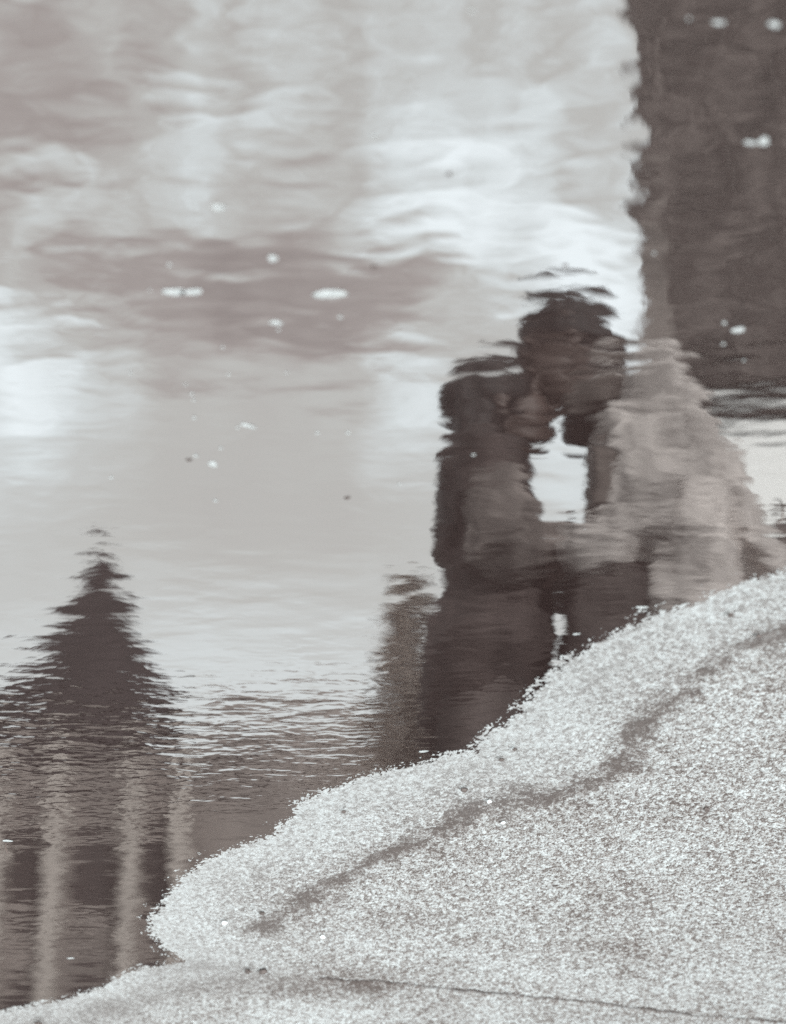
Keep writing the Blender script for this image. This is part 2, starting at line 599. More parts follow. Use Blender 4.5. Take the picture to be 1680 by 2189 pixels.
def fuse(o, vox, smooth=4):
    md = o.modifiers.new("fuse", 'REMESH')
    md.mode = 'VOXEL'; md.voxel_size = vox; md.use_smooth_shade = True
    if smooth:
        s = o.modifiers.new("soften", 'SMOOTH'); s.iterations = smooth; s.factor = 0.5
    return o


# ------------------------------------------------------------------ the couple
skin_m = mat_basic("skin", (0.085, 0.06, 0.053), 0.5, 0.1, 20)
dark_wool = mat_basic("dark_wool", (0.05, 0.039, 0.037), 0.9, 0.75, 8, bump=0.004)
hair_m = mat_basic("dark_hair", (0.02, 0.014, 0.013), 0.6, 0.5, 40, bump=0.003, stretch=(1, 1, 0.2))
grey_knit = mat_basic("grey_knit", (0.15, 0.13, 0.122), 0.9, 0.55, 9, bump=0.004)
pale_coat = mat_basic("pale_coat", (0.38, 0.35, 0.335), 0.9, 0.45, 7, bump=0.006)
jeans = mat_basic("dark_jeans", (0.07, 0.058, 0.055), 0.9, 0.7, 9, bump=0.003)
leather = mat_basic("dark_leather", (0.02, 0.015, 0.013), 0.4, 0.3, 20)
scarf_m = mat_basic("brown_scarf", (0.10, 0.085, 0.078), 0.9, 0.4, 18, bump=0.004)
YC = 4.5


def q(u, v, dy=0.0):
    return seen(u, v, YC + dy)


def hand(bm, wrist, tip_dir, palm_dir, s=1.0):
    """palm, four bent fingers of different lengths and a thumb from the side of the palm"""
    f = Vector(tip_dir).normalized()
    n_ = Vector(palm_dir); n_ = (n_ - f * n_.dot(f)).normalized()
    sd_ = f.cross(n_)
    w0 = Vector(wrist)
    tube(bm, [w0 - f * 0.01, w0 + f * 0.04 * s, w0 + f * 0.085 * s], [(0.026 * s, 0.017 * s), (0.036 * s, 0.016 * s), (0.038 * s, 0.013 * s)], 12, side=sd_, sub=3)
    for k, (off, L) in enumerate(((-0.028, 0.066), (-0.009, 0.076), (0.010, 0.072), (0.028, 0.056))):
        p0 = w0 + f * 0.08 * s + sd_ * off * s
        p1 = p0 + (f * 0.92 + n_ * 0.25) * L * 0.45 * s
        p2 = p1 + (f * 0.70 + n_ * 0.7) * L * 0.32 * s
        p3 = p2 + (f * 0.35 + n_ * 0.93) * L * 0.26 * s
        tube(bm, [p0, p1, p2, p3], [0.0095 * s, 0.0088 * s, 0.008 * s, 0.0068 * s], 8, side=sd_, sub=3)
    p0 = w0 + f * 0.025 * s - sd_ * 0.026 * s
    p1 = p0 + (f * 0.5 - sd_ * 0.75 + n_ * 0.3) * 0.038 * s
    p2 = p1 + (f * 0.75 - sd_ * 0.25 + n_ * 0.5) * 0.034 * s
    tube(bm, [p0, p1, p2], [0.013 * s, 0.0105 * s, 0.008 * s], 8, side=n_, sub=3)


def head(bm, c, face, tilt, s=1.0):
    """face = +1 looks along +X, -1 along -X; tilt > 0 bows the head"""
    R = Matrix.Rotation(tilt * face, 4, 'Y')
    def T(x, y, z): return Vector(c) + (R @ Vector((x * face * s, y * s, z * s)))
    ell(bm, T(-0.012, 0, 0.03), (0.095 * s, 0.075 * s, 0.088 * s), R)
    ell(bm, T(0.028, 0, -0.035), (0.062 * s, 0.056 * s, 0.085 * s), R)
    ell(bm, T(0.055, 0, -0.092), (0.026 * s, 0.028 * s, 0.02 * s), R)      # chin
    tube(bm, [T(0.083, 0, 0.025), T(0.103, 0, -0.005), T(0.108, 0, -0.025)], [0.009 * s, 0.012 * s, 0.015 * s], 8, sub=3)  # nose
    ell(bm, T(0.09, 0, -0.052), (0.012 * s, 0.022 * s, 0.007 * s), R)      # lips
    ell(bm, T(0.087, 0, -0.064), (0.012 * s, 0.019 * s, 0.007 * s), R)
    for y in (-1, 1):
        ell(bm, T(0.072, 0.031 * y, 0.018), (0.014 * s, 0.015 * s, 0.011 * s), R)   # eyes
        ell(bm, T(0.078, 0.030 * y, 0.036), (0.010 * s, 0.022 * s, 0.005 * s), R)   # brows
        ell(bm, T(-0.012, 0.076 * y, -0.008), (0.018 * s, 0.008 * s, 0.031 * s), R)  # ears
    return T


def zset(p, z):
    return Vector((p.x, p.y, z))


# --- the taller one, pale coat, on the right of the mirrored view (looks towards +X)
manx = q(1380, 1200).x
man = empty("person", (manx, YC, 0.0), "taller person in a long pale coat bending down to kiss, mirrored in the puddle", "person")
bm = bmesh.new()
hc = q(1204, 760)
T = head(bm, hc, 1, 0.42, 1.03)
neck = q(1290, 880)
tube(bm, [neck + Vector((-0.03, 0, -0.03)), (neck + hc) / 2 + Vector((-0.02, 0, 0)), hc + Vector((-0.02, 0, -0.03))], [0.062, 0.058, 0.06], sub=4)
sh = q(1385, 925)
hip = q(1315, 1350)
tube(bm, [neck, sh + Vector((0, 0, -0.06)), q(1400, 1180), hip], [(0.08, 0.06), (0.17, 0.09), (0.15, 0.095), (0.16, 0.10)], sub=5)
knee = zset(q(1400, 1500), 0.50)
feet_x = q(1400, 1500).x
for s_, fx in ((-1, 0.04), (1, -0.10)):
    tube(bm, [hip + Vector((0, 0.09 * s_, 0)), (feet_x + fx * 0.6 + 0.02, YC + 0.10 * s_, 0.50), (feet_x + fx, YC + 0.10 * s_, 0.10)], [0.088, 0.058, 0.042], sub=5)
    tube(bm, [(feet_x + fx - 0.04, YC + 0.10 * s_, 0.05), (feet_x + fx + 0.16, YC + 0.11 * s_, 0.035)], [(0.042, 0.03), (0.045, 0.022)], side=(0, 1, 0), sub=4)
arm_m = []
for s_ in (-1, 1):
    a0 = q(1390, 940, -0.17) if s_ < 0 else sh + Vector((0.0, 0.17, -0.04))
    a1 = q(1350, 1120, -0.19) if s_ < 0 else q(1345, 1130) + Vector((0, 0.19, 0))
    a2 = q(1225, 1200, -0.13) if s_ < 0 else q(1225, 1205) + Vector((0, 0.13, 0))
    arm_m.append((a0, a1, a2))
    tube(bm, [a0, a1, a2], [0.052, 0.042, 0.029], sub=5)
    tube(bm, [sh + Vector((0, 0.05 * s_, -0.02)), a0], [0.07, 0.055], sub=3)
    hand(bm, a2, (0.9, -0.25 * s_, 0.1), (0.1, -0.9 * s_, 0))
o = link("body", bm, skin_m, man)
fuse(o, 0.0055, 5)
bm = bmesh.new()
ell(bm, T(-0.026, 0, 0.045), (0.106, 0.088, 0.092), Matrix.Rotation(0.42, 4, 'Y'))
ell(bm, T(-0.05, 0, -0.01), (0.075, 0.08, 0.085), Matrix.Rotation(0.42, 4, 'Y'))
for k in range(60):
    a, b_ = random.uniform(0, 6.28), random.uniform(0.0, 1.2)
    p = T(-0.03 + 0.09 * math.cos(a) * math.cos(b_), 0.08 * math.sin(a) * math.cos(b_), 0.05 + 0.088 * math.sin(b_))
    tube(bm, [p, p + Vector((random.uniform(-.015, .02), random.uniform(-.015, .015), random.uniform(-.004, .016)))], [0.011, 0.005], 6, sub=2)
fuse(link("hair", bm, hair_m, man), 0.006, 2)
# coat: one body with sleeves and a skirt that swings out behind him
bm = bmesh.new()
tube(bm, [q(1298, 855), q(1378, 900), q(1395, 1010), q(1420, 1130), q(1455, 1260), q(1475, 1420), q(1480, 1560)],
     [(0.085, 0.055), (0.205, 0.105), (0.215, 0.135), (0.20, 0.14), (0.22, 0.125), (0.24, 0.13), (0.25, 0.13)], 24, sub=6)
tube(bm, [q(1445, 930), q(1530, 1060), q(1592, 1180), q(1640, 1320)], [(0.12, 0.05), (0.14, 0.06), (0.16, 0.06), (0.17, 0.06)], 16, sub=5)
for (a0, a1, a2) in arm_m:
    tube(bm, [a0, a1, a2], [0.078, 0.064, 0.046], sub=5)
folds(fuse(link("coat", bm, pale_coat, man), 0.009, 5), 0.07)
bm = bmesh.new()
tube(bm, [neck + Vector((0.055, -0.08, -0.03)), neck + Vector((0.05, 0.0, -0.035)), neck + Vector((0.03, 0.09, -0.01)), neck + Vector((-0.065, 0.07, 0.03)), neck + Vector((-0.08, -0.04, 0.03)), neck + Vector((0.0, -0.10, 0.0)), neck + Vector((0.055, -0.08, -0.03))], [0.034] * 7, 10, sub=5)
tube(bm, [q(1300, 950, -0.17), q(1312, 1020, -0.20), q(1315, 1080, -0.21)], [(0.034, 0.018), (0.04, 0.016), (0.042, 0.014)], 10, sub=4, side=(1, 0, 0))
fuse(link("scarf", bm, scarf_m, man), 0.006, 3)
bm = bmesh.new()
for s_, fx in ((-1, 0.04), (1, -0.10)):
    tube(bm, [hip + Vector((0, 0.085 * s_, 0)), (feet_x + fx * 0.6 + 0.02, YC + 0.10 * s_, 0.50), (feet_x + fx, YC + 0.10 * s_, 0.09)], [0.105, 0.078, 0.064], sub=5)
folds(fuse(link("trousers", bm, jeans, man), 0.008, 4), 0.04)
for s_, fx in ((-1, 0.04), (1, -0.10)):
    bm = bmesh.new()
    tube(bm, [(feet_x + fx, YC + 0.10 * s_, 0.13), (feet_x + fx, YC + 0.10 * s_, 0.07)], [0.052, 0.052], sub=3)
    tube(bm, [(feet_x + fx - 0.05, YC + 0.10 * s_, 0.05), (feet_x + fx + 0.08, YC + 0.11 * s_, 0.05), (feet_x + fx + 0.19, YC + 0.115 * s_, 0.036)], [(0.048, 0.042), (0.052, 0.038), (0.045, 0.026)], sub=4)
    box(bm, (feet_x + fx + 0.06, YC + 0.108 * s_, 0.018), (0.28, 0.09, 0.02))
    fuse(link("shoe", bm, leather, man), 0.006, 2)

# --- the smaller one, dark coat, on the left of the mirrored view (looks towards -X)
wx = q(1060, 1200).x
wom = empty("person", (wx, YC, 0.0), "shorter dark haired person in dark coat with grey sleeves, being kissed, mirrored in the puddle", "person")
bm = bmesh.new()
hw = q(1080, 885)
T2 = head(bm, hw, -1, -0.25, 0.95)
nk = q(1040, 975)
tube(bm, [nk, hw + Vector((0.02, 0, -0.04))], [0.05, 0.05], sub=4)
shw = q(1035, 1010)
hpw = q(1030, 1430)
tube(bm, [nk, shw + Vector((0, 0, -0.05)), q(1040, 1210), hpw], [(0.07, 0.05), (0.15, 0.075), (0.12, 0.075), (0.16, 0.10)], sub=5)
fxw = q(1040, 1500).x
for s_, fx in ((-1, 0.05), (1, -0.09)):
    tube(bm, [hpw + Vector((0, 0.08 * s_, 0)), (fxw + fx * 0.6, YC + 0.08 * s_, 0.46), (fxw + fx, YC + 0.08 * s_, 0.09)], [0.082, 0.052, 0.036], sub=5)
    tube(bm, [(fxw + fx + 0.04, YC + 0.08 * s_, 0.05), (fxw + fx - 0.13, YC + 0.09 * s_, 0.03)], [(0.036, 0.03), (0.038, 0.02)], sub=4)
arm_w = []
for s_ in (-1, 1):
    a0 = q(1045, 1000, -0.15) if s_ < 0 else shw + Vector((0, 0.15, -0.03))
    a1 = q(1078, 1190, -0.17) if s_ < 0 else q(1075, 1200) + Vector((0, 0.17, 0))
    a2 = q(1190, 1165, -0.09) if s_ < 0 else q(1190, 1160) + Vector((0, 0.09, 0))
    arm_w.append((a0, a1, a2))
    tube(bm, [a0, a1, a2], [0.045, 0.036, 0.024], sub=5)
    tube(bm, [shw + Vector((0, 0.05 * s_, -0.02)), a0], [0.06, 0.047], sub=3)
    hand(bm, a2, (-0.9, -0.1 * s_, 0.25), (0.1, -0.9 * s_, 0), 0.9)
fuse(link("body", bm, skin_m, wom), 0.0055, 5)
bm = bmesh.new()
Rw = Matrix.Rotation(0.25, 4, 'Y')
ell(bm, T2(-0.03, 0, 0.04), (0.104, 0.088, 0.09), Rw)
tube(bm, [T2(-0.05, 0, 0.01), q(1025, 950), q(988, 1030), q(975, 1110), q(978, 1180)], [(0.075, 0.06), (0.085, 0.06), (0.11, 0.05), (0.10, 0.04), (0.06, 0.02)], 16, sub=5)
for k in range(40):
    y = random.uniform(-0.09, 0.09)
    tube(bm, [T2(-0.08, y, random.uniform(-.02, .06)), q(975 + random.uniform(-6, 20), 1010, y), q(970 + random.uniform(-10, 20), 1120 + random.uniform(0, 60), y * 1.1)], [0.014, 0.012, 0.004], 6, sub=4)
fuse(link("hair", bm, hair_m, wom), 0.006, 2)
bm = bmesh.new()
tube(bm, [q(1035, 975), q(1035, 1030), q(1040, 1130), q(1050, 1220), q(1058, 1330), q(1035, 1440), q(1005, 1525)],
     [(0.07, 0.06), (0.175, 0.088), (0.16, 0.095), (0.14, 0.09), (0.17, 0.115), (0.19, 0.125), (0.18, 0.10)], 24, sub=6)
for (a0, a1, a2) in arm_w:
    tube(bm, [a0 + Vector((0, 0, 0.02)), a0.lerp(a1, 0.35)], [0.07, 0.062], sub=3)
folds(fuse(link("coat", bm, dark_wool, wom), 0.009, 4), 0.05)
bm = bmesh.new()
for (a0, a1, a2) in arm_w:
    tube(bm, [a0.lerp(a1, 0.25), a0.lerp(a1, 0.6) + Vector((-0.012, 0, 0)), a1, a2], [0.064, 0.076, 0.066, 0.042], sub=5)
o = link("sleeves", bm, grey_knit, wom)
folds(fuse(o, 0.008, 4), 0.04)
o['label'] = 'grey knitted sleeves bent forward'
bm = bmesh.new()
for s_, fx in ((-1, 0.05), (1, -0.09)):
    tube(bm, [hpw + Vector((0, 0.075 * s_, 0)), (fxw + fx * 0.6, YC + 0.08 * s_, 0.46), (fxw + fx, YC + 0.08 * s_, 0.08)], [0.094, 0.068, 0.052], sub=5)
fuse(link("trousers", bm, jeans, wom), 0.008, 4)
for s_, fx in ((-1, 0.05), (1, -0.09)):
    bm = bmesh.new()
    tube(bm, [(fxw + fx, YC + 0.08 * s_, 0.20), (fxw + fx, YC + 0.08 * s_, 0.06)], [0.05, 0.044], sub=3)
    tube(bm, [(fxw + fx + 0.045, YC + 0.08 * s_, 0.045), (fxw + fx - 0.06, YC + 0.088 * s_, 0.045), (fxw + fx - 0.15, YC + 0.092 * s_, 0.032)], [(0.04, 0.036), (0.044, 0.034), (0.036, 0.022)], sub=4)
    box(bm, (fxw + fx - 0.045, YC + 0.086 * s_, 0.016), (0.235, 0.075, 0.018))
    fuse(link("boot", bm, leather, wom), 0.006, 2)

def skew(bm, y0, k=0.145):
    for v_ in bm.verts: v_.co.x -= k * (v_.co.y - y0)


# ------------------------------------------------------------------ church far behind
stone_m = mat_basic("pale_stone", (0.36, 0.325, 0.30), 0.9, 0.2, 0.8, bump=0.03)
darker_stone = mat_basic("grey_brown_stone", (0.225, 0.198, 0.185), 0.9, 0.35, 0.6, bump=0.03)  # darker than the buttress stone: tower wall, nave wall and nave roof
slate = mat_basic("dark_slate", (0.035, 0.027, 0.027), 0.8, 0.4, 0.9, bump=0.02)
window_m = mat_basic("dark_louvre", (0.055, 0.043, 0.041), 0.6, 0.4, 1.2)
YT = 60.0


def far(u, v, dy=0.0):
    return seen(u, v, YT + dy)


church = empty("church", (far(215, 1700).x, YT + 2.4, 0.0), "tall stone church with steep dark spire and pale buttresses, mirrored in the puddle", "church")
xl, xr = far(-190, 1600).x, far(418, 1600).x        # xl > xr : picture left is +X
z_eave = far(215, 1560).z
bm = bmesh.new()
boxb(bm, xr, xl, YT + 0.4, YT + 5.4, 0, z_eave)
link("tower_wall", bm, darker_stone, church)
for u, hw_ in ((5, 16), (125, 19), (287, 17), (390, 15)):
    bm = bmesh.new()
    c = far(u, 1700).x
    wd = hw_ * 2 / FPX * 66
    boxb(bm, c - wd / 2, c + wd / 2, YT - 0.35, YT + 0.4, 0, z_eave - 1.2)
    # sloped weathering on top and two set-offs
    for zz in (z_eave * 0.45, z_eave * 0.72):
        boxb(bm, c - wd / 2 - 0.05, c + wd / 2 + 0.05, YT - 0.43, YT + 0.396, zz, zz + 0.16)
    vs = [bm.verts.new(p) for p in ((c - wd / 2, YT - 0.35, z_eave - 1.2), (c + wd / 2, YT - 0.35, z_eave - 1.2), (c + wd / 2, YT + 0.4, z_eave - 0.5), (c - wd / 2, YT + 0.4, z_eave - 0.5))]
    bm.faces.new(vs)
    link("buttress", bm, stone_m, church)
for u0, u1 in ((27, 100), (152, 262), (312, 368)):
    c0, c1 = far(u0, 1700).x, far(u1, 1700).x
    for za, zb in ((z_eave * 0.35, z_eave * 0.755), (z_eave * 0.825, z_eave * 0.905)):
        bm = bmesh.new()
        wd = abs(c1 - c0) * 0.8
        cc = (c0 + c1) / 2
        pts = [(cc - wd / 2, za), (cc + wd / 2, za), (cc + wd / 2, zb - wd * 0.8)]
        for k in range(1, 6):
            a = k / 6
            pts.append((cc + wd / 2 * (1 - a), zb - wd * 0.8 * (1 - math.sin(a * math.pi / 2))))
        for k in range(6, 0, -1):
            a = (k - 1) / 6
            pts.append((cc - wd / 2 * (1 - a), zb - wd * 0.8 * (1 - math.sin(a * math.pi / 2))))
        f_ = bm.faces.new([bm.verts.new((x, YT + 0.36, z)) for x, z in pts])
        r_ = bmesh.ops.extrude_face_region(bm, geom=[f_])
        for v_ in r_['geom']:
            if isinstance(v_, bmesh.types.BMVert): v_.co.y -= 0.08
        k = 0
        z = za + 0.4
        while z < zb - wd:
            box(bm, (cc, YT + 0.24, z), (wd * 0.94, 0.07, 0.05)); z += 0.45
        link("window", bm, window_m, church)
# the spire: stepped concave pyramid
bm = bmesh.new()
prof = [(1560, -110, 440), (1500, -45, 395), (1430, 15, 365), (1350, 78, 338), (1290, 112, 315), (1230, 140, 290), (1180, 165, 265), (1140, 184, 246)]
rings = []
for v_, ua, ub in prof:
    a, b_ = far(ua - 24, v_), far(ub - 28, v_)
    cxm, wd = (a.x + b_.x) / 2, abs(a.x - b_.x) / 2
    cy = YT + 2.9
    rings.append([bm.verts.new((cxm + sx * wd, cy + sy * wd, a.z)) for sx, sy in ((-1, -1), (1, -1), (1, 1), (-1, 1))])
for i in range(len(rings) - 1):
    for k in range(4):
        bm.faces.new((rings[i][k], rings[i][(k + 1) % 4], rings[i + 1][(k + 1) % 4], rings[i + 1][k]))
bm.faces.new(rings[0][::-1]); bm.faces.new(rings[-1])
link("spire", bm, slate, church)
bm = bmesh.new()
a = far(189, 1150); b_ = far(189, 1060)
a.y = b_.y = YT + 2.9
tube(bm, [a, (a + b_) / 2, b_], [0.40, 0.26, 0.10], 10, sub=3)
m_ = a.lerp(b_, 0.35)
ell(bm, m_, (0.42, 0.42, 0.30))
m_ = a.lerp(b_, 0.75)
box(bm, m_, (0.75, 0.1, 0.12))
link("finial", bm, slate, church)
# nave to the right of the tower
bm = bmesh.new()
x0 = xr
x1 = far(1500, 1700).x
ze = far(600, 1600).z
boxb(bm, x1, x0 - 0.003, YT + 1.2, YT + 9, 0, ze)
link("nave_wall", bm, darker_stone, church)
bm = bmesh.new()
zr = far(600, 1470, 3.8).z
pts = [(YT + 0.8, ze), (YT + 9.4, ze), (YT + 5.1, zr)]
vs0 = [bm.verts.new((x0 - 0.004, y, z)) for y, z in pts]
vs1 = [bm.verts.new((x1, y, z)) for y, z in pts]
bm.faces.new(vs0); bm.faces.new(vs1[::-1])
for k in range(3):
    bm.faces.new((vs0[k], vs1[k], vs1[(k + 1) % 3], vs0[(k + 1) % 3]))
link("nave_roof", bm, darker_stone, church)
for k in range(9):
    xx = x0 - 1.1 - k * 1.5
    if xx < x1 + 0.6: break
    bm = bmesh.new()
    boxb(bm, xx - 0.28, xx + 0.28, YT + 1.12, YT + 1.26, ze * 0.25, ze * 0.82)
    bmesh.ops.create_cone(bm, cap_ends=True, segments=20, radius1=0.28, radius2=0.28, depth=0.14,
                          matrix=Matrix.Translation((xx, YT + 1.19, ze * 0.82)) @ Matrix.Rotation(R_(90), 4, 'X'))
    link("window", bm, window_m, church)

# ------------------------------------------------------------------ slender tree
bark = mat_basic("bark", (0.10, 0.085, 0.075), 0.9, 0.4, 20, bump=0.01, stretch=(1, 1, 0.2))
leaf_m = mat_basic("dull_leaves", (0.50, 0.44, 0.40), 0.8, 0.3, 3.0)


def tree(base, top_z, half, crown_z0, label, nleaf, ls, seed, lean=0.0, shape=1.0):
    rnd = random.Random(seed)
    root = empty("tree", (base[0], base[1], 0.0), label, "tree")
    bm = bmesh.new()
    tip = Vector((base[0] + lean, base[1], top_z))
    b0 = Vector((base[0], base[1], 0))
    r0 = top_z * 0.016
    tube(bm, [b0, b0.lerp(tip, .3), b0.lerp(tip, .65), tip], [r0, r0 * .75, r0 * .4, r0 * .1], 10, sub=4)
    ends = []
    for k in range(34):
        z = crown_z0 + (top_z - crown_z0) * (k / 34) ** 0.9
        p = b0.lerp(tip, z / top_z)
        a = rnd.uniform(0, 6.283)
        L = half * (1 - ((z - crown_z0) / (top_z - crown_z0)) ** shape) * rnd.uniform(0.65, 1.05) + 0.05
        e = p + Vector((math.cos(a) * L, math.sin(a) * L, L * rnd.uniform(-0.3, 0.3)))
        tube(bm, [p, p.lerp(e, .5) + Vector((0, 0, -0.04 * L)), e], [r0 * .22, r0 * .13, r0 * .04], 6, sub=2)
        ends.append((p, e))
    link("trunk", bm, bark, root, True)
    bm = bmesh.new()
    for k in range(nleaf):
        p, e = rnd.choice(ends)
        c = p.lerp(e, rnd.uniform(0.15, 1.08)) + Vector([rnd.gauss(0, ls * 0.9) for _ in range(3)])
        n_ = Vector([rnd.gauss(0, 1) for _ in range(3)]).normalized()
        s1 = n_.orthogonal().normalized() * ls * rnd.uniform(.6, 1.2)
        s2 = n_.cross(s1).normalized() * ls * rnd.uniform(.3, .6)
        bm.faces.new([bm.verts.new(c + x) for x in (-s1, -s2, s1, s2)])
    link("crown", bm, leaf_m, root)


YTR = 16.0
tb = seen(880, 1500, YTR)
tree((tb.x, YTR), seen(860, 1262, YTR).z, 0.66, seen(880, 1850, YTR).z, "slender dull brown tree with a pointed crown, mirrored just left of the couple", 4600, 0.05, 5, shape=0.9)

# ------------------------------------------------------------------ tall house on the right
brick_m = bpy.data.materials.new("dark_brick")
brick_m.use_nodes = True
t = NT(brick_m.node_tree)
cN = t.n('ShaderNodeTexCoord').outputs['Object']
sx_ = t.n('ShaderNodeSeparateXYZ'); t.set(sx_.inputs[0], cN)
cb = t.n('ShaderNodeCombineXYZ')
t.set(cb.inputs[0], t.m('ADD', sx_.outputs[0], sx_.outputs[1])); t.set(cb.inputs[1], sx_.outputs[2])
br = t.n('ShaderNodeTexBrick')
t.set(br.inputs['Vector'], cb.outputs[0])
br.inputs['Color1'].default_value = (0.05, 0.038, 0.035, 1)
br.inputs['Color2'].default_value = (0.016, 0.012, 0.011, 1)
br.inputs['Mortar'].default_value = (0.12, 0.105, 0.098, 1)
br.inputs['Scale'].default_value = 1.0
br.inputs['Brick Width'].default_value = 0.215
br.inputs['Row Height'].default_value = 0.075
br.inputs['Mortar Size'].default_value = 0.010
stn = t.noise(t.mapping(cN, (1, 1, 0.5)), 5.0, 5.0, 0.7)
cc = t.mix(t.rng(stn, 0.46, 0.62), br.outputs[0], (0.15, 0.127, 0.119))
b = t.n('ShaderNodeBsdfPrincipled')
t.set(b.inputs['Base Color'], cc); b.inputs['Roughness'].default_value = 0.9
o = t.n('ShaderNodeOutputMaterial'); t.set(o.inputs[0], b.outputs[0])
plaster = mat_basic("white_plaster", (0.88, 0.89, 0.88), 0.9, 0.06, 2.0)
grey_paint = mat_basic("grey_paint", (0.24, 0.215, 0.20), 0.7, 0.2, 6)
worn = mat_basic("worn_render", (0.17, 0.15, 0.14), 0.9, 0.5, 4)
glass_m = mat_basic("window_glass", (0.03, 0.03, 0.03), 0.08, 0.2, 2, spec=0.8)
YB = 12.0


def hb(u, v, dy=0.0):
    return seen(u, v, YB + dy)


xe = hb(1352, 300).x
house = empty("house", (xe - 3.0, YB + 3, 0.0), "tall dark brick house over a white plastered storey, mirrored in the puddle", "house")
zj = hb(1500, 800).z
zt = 17.5
xo = xe - 7.0
bm = bmesh.new()
boxb(bm, xo, xe, YB, YB + 6.5, zj, zt)
skew(bm, YB)
link("brick_wall", bm, brick_m, house)
bm = bmesh.new()
xw = hb(1262, 1000).x
boxb(bm, xo + 0.1, xw, YB + 0.25, YB + 6.4, 0, zj - 0.003)
skew(bm, YB)
link("plaster_wall", bm, plaster, house)
bm = bmesh.new()
xq = hb(1655, 1100).x
boxb(bm, xo, xq, YB - 0.05, YB + 0.24, 0, hb(1640, 1105).z)
skew(bm, YB)
link("plinth", bm, brick_m, house)
px = hb(1448, 600).x
bm = bmesh.new()
boxb(bm, px + 0.04, xe + 0.012, YB - 0.04, YB + 6.3, zj, hb(1400, 430).z)
skew(bm, YB)
link("corner_render", bm, worn, house)
bm = bmesh.new()
vs0 = [bm.verts.new(p) for p in ((xo - .4, YB - .5, zt), (xe + .4, YB - .5, zt), (xe + .4, YB + 7, zt), (xo - .4, YB + 7, zt))]
vs1 = [bm.verts.new(p) for p in ((xo + 2, YB + 3.2, zt + 3.2), (xe - 2, YB + 3.2, zt + 3.2))]
bm.faces.new(vs0[::-1]); bm.faces.new((vs0[0], vs0[1], vs1[1], vs1[0])); bm.faces.new((vs0[2], vs0[3], vs1[0], vs1[1]))
bm.faces.new((vs0[1], vs0[2], vs1[1])); bm.faces.new((vs0[3], vs0[0], vs1[0]))
link("roof", bm, slate, house)
for zc in (8.6, 11.4, 14.2):
    for xc in (xe - 4.6, xe - 6.1):
        bm = bmesh.new()
        for a_ in ((xc - .5, xc - .44), (xc + .44, xc + .5)):
            boxb(bm, a_[0], a_[1], YB - 0.05, YB - 0.003, zc - .8, zc + .8)
        for z_ in (zc - .8, zc, zc + .74):
            boxb(bm, xc - .44, xc + .44, YB - 0.045, YB - 0.003, z_, z_ + .06)
        fr = link("window", bm, grey_paint, house)
        bm = bmesh.new()
        boxb(bm, xc - .44, xc + .44, YB - 0.02, YB - 0.004, zc - .74, zc + .74)
        p_ = link("pane", bm, glass_m, fr)
        fr.parent = house

# ------------------------------------------------------------------ small things on the water and the asphalt
fleck_m = mat_basic("pale_petal", (0.165, 0.178, 0.182), 0.6, 0.3, 300)
dark_m = mat_basic("dark_crumb", (0.03, 0.022, 0.02), 0.8, 0.4, 200)
twig_m = mat_basic("twig_bark", (0.05, 0.038, 0.034), 0.8, 0.3, 200)
pebble_m = mat_basic("dark_pebble", (0.035, 0.028, 0.026), 0.6, 0.4, 300, bump=0.0005)
pale_peb = mat_basic("pale_pebble", (0.30, 0.32, 0.33), 0.6, 0.2, 300, bump=0.0005)


def petal(u, v, w_px, rot, label, mat=fleck_m, name="petal", cat="petal", group=None, cup=0.0, asp=0.55):
    c = ground(u, v)
    slant = math.hypot(c.y, H)
    r = w_px * 0.5 * slant / FPX
    bm = bmesh.new()
    rnd = random.Random(int(u * 7 + v))
    nseg, nr = 16, 4
    tops = []
    for j in range(nr + 1):
        f_ = j / nr
        ring = []
        for k in range(nseg):
            a = 2 * math.pi * k / nseg
            wob = 1 + 0.16 * math.sin(2 * a + u) + 0.1 * math.sin(3 * a + v) + rnd.uniform(-.03, .03)
            x = math.cos(a) * r * f_ * wob
            y = math.sin(a) * r * f_ * wob * asp
            z = cup * r * f_ * f_ + 0.0002
            if j == 0:
                x = y = 0
            ring.append((x, y, z))
        tops.append(ring)
    for side_z, flip in ((0.0002, False), (0.0, True)):
        cv = bm.verts.new((0, 0, tops[0][0][2] + side_z))
        prev = None
        for j in range(1, nr + 1):
            ring = [bm.verts.new((x, y, z + side_z)) for x, y, z in tops[j]]
            for k in range(nseg):
                if prev is None:
                    f3 = (cv, ring[k], ring[(k + 1) % nseg])
                else:
                    f3 = (prev[k], ring[k], ring[(k + 1) % nseg], prev[(k + 1) % nseg])
                bm.faces.new(f3[::-1] if flip else f3)
            prev = ring
        if not flip: rim_ = prev
    for k in range(nseg):
        bm.faces.new((rim_[(k + 1) % nseg], rim_[k], prev[k], prev[(k + 1) % nseg]))
    o = link(name, bm, mat, None, True)
    o.location = c
    o.rotation_euler = (0, 0, rot)
    return tag(o, label, cat, group)


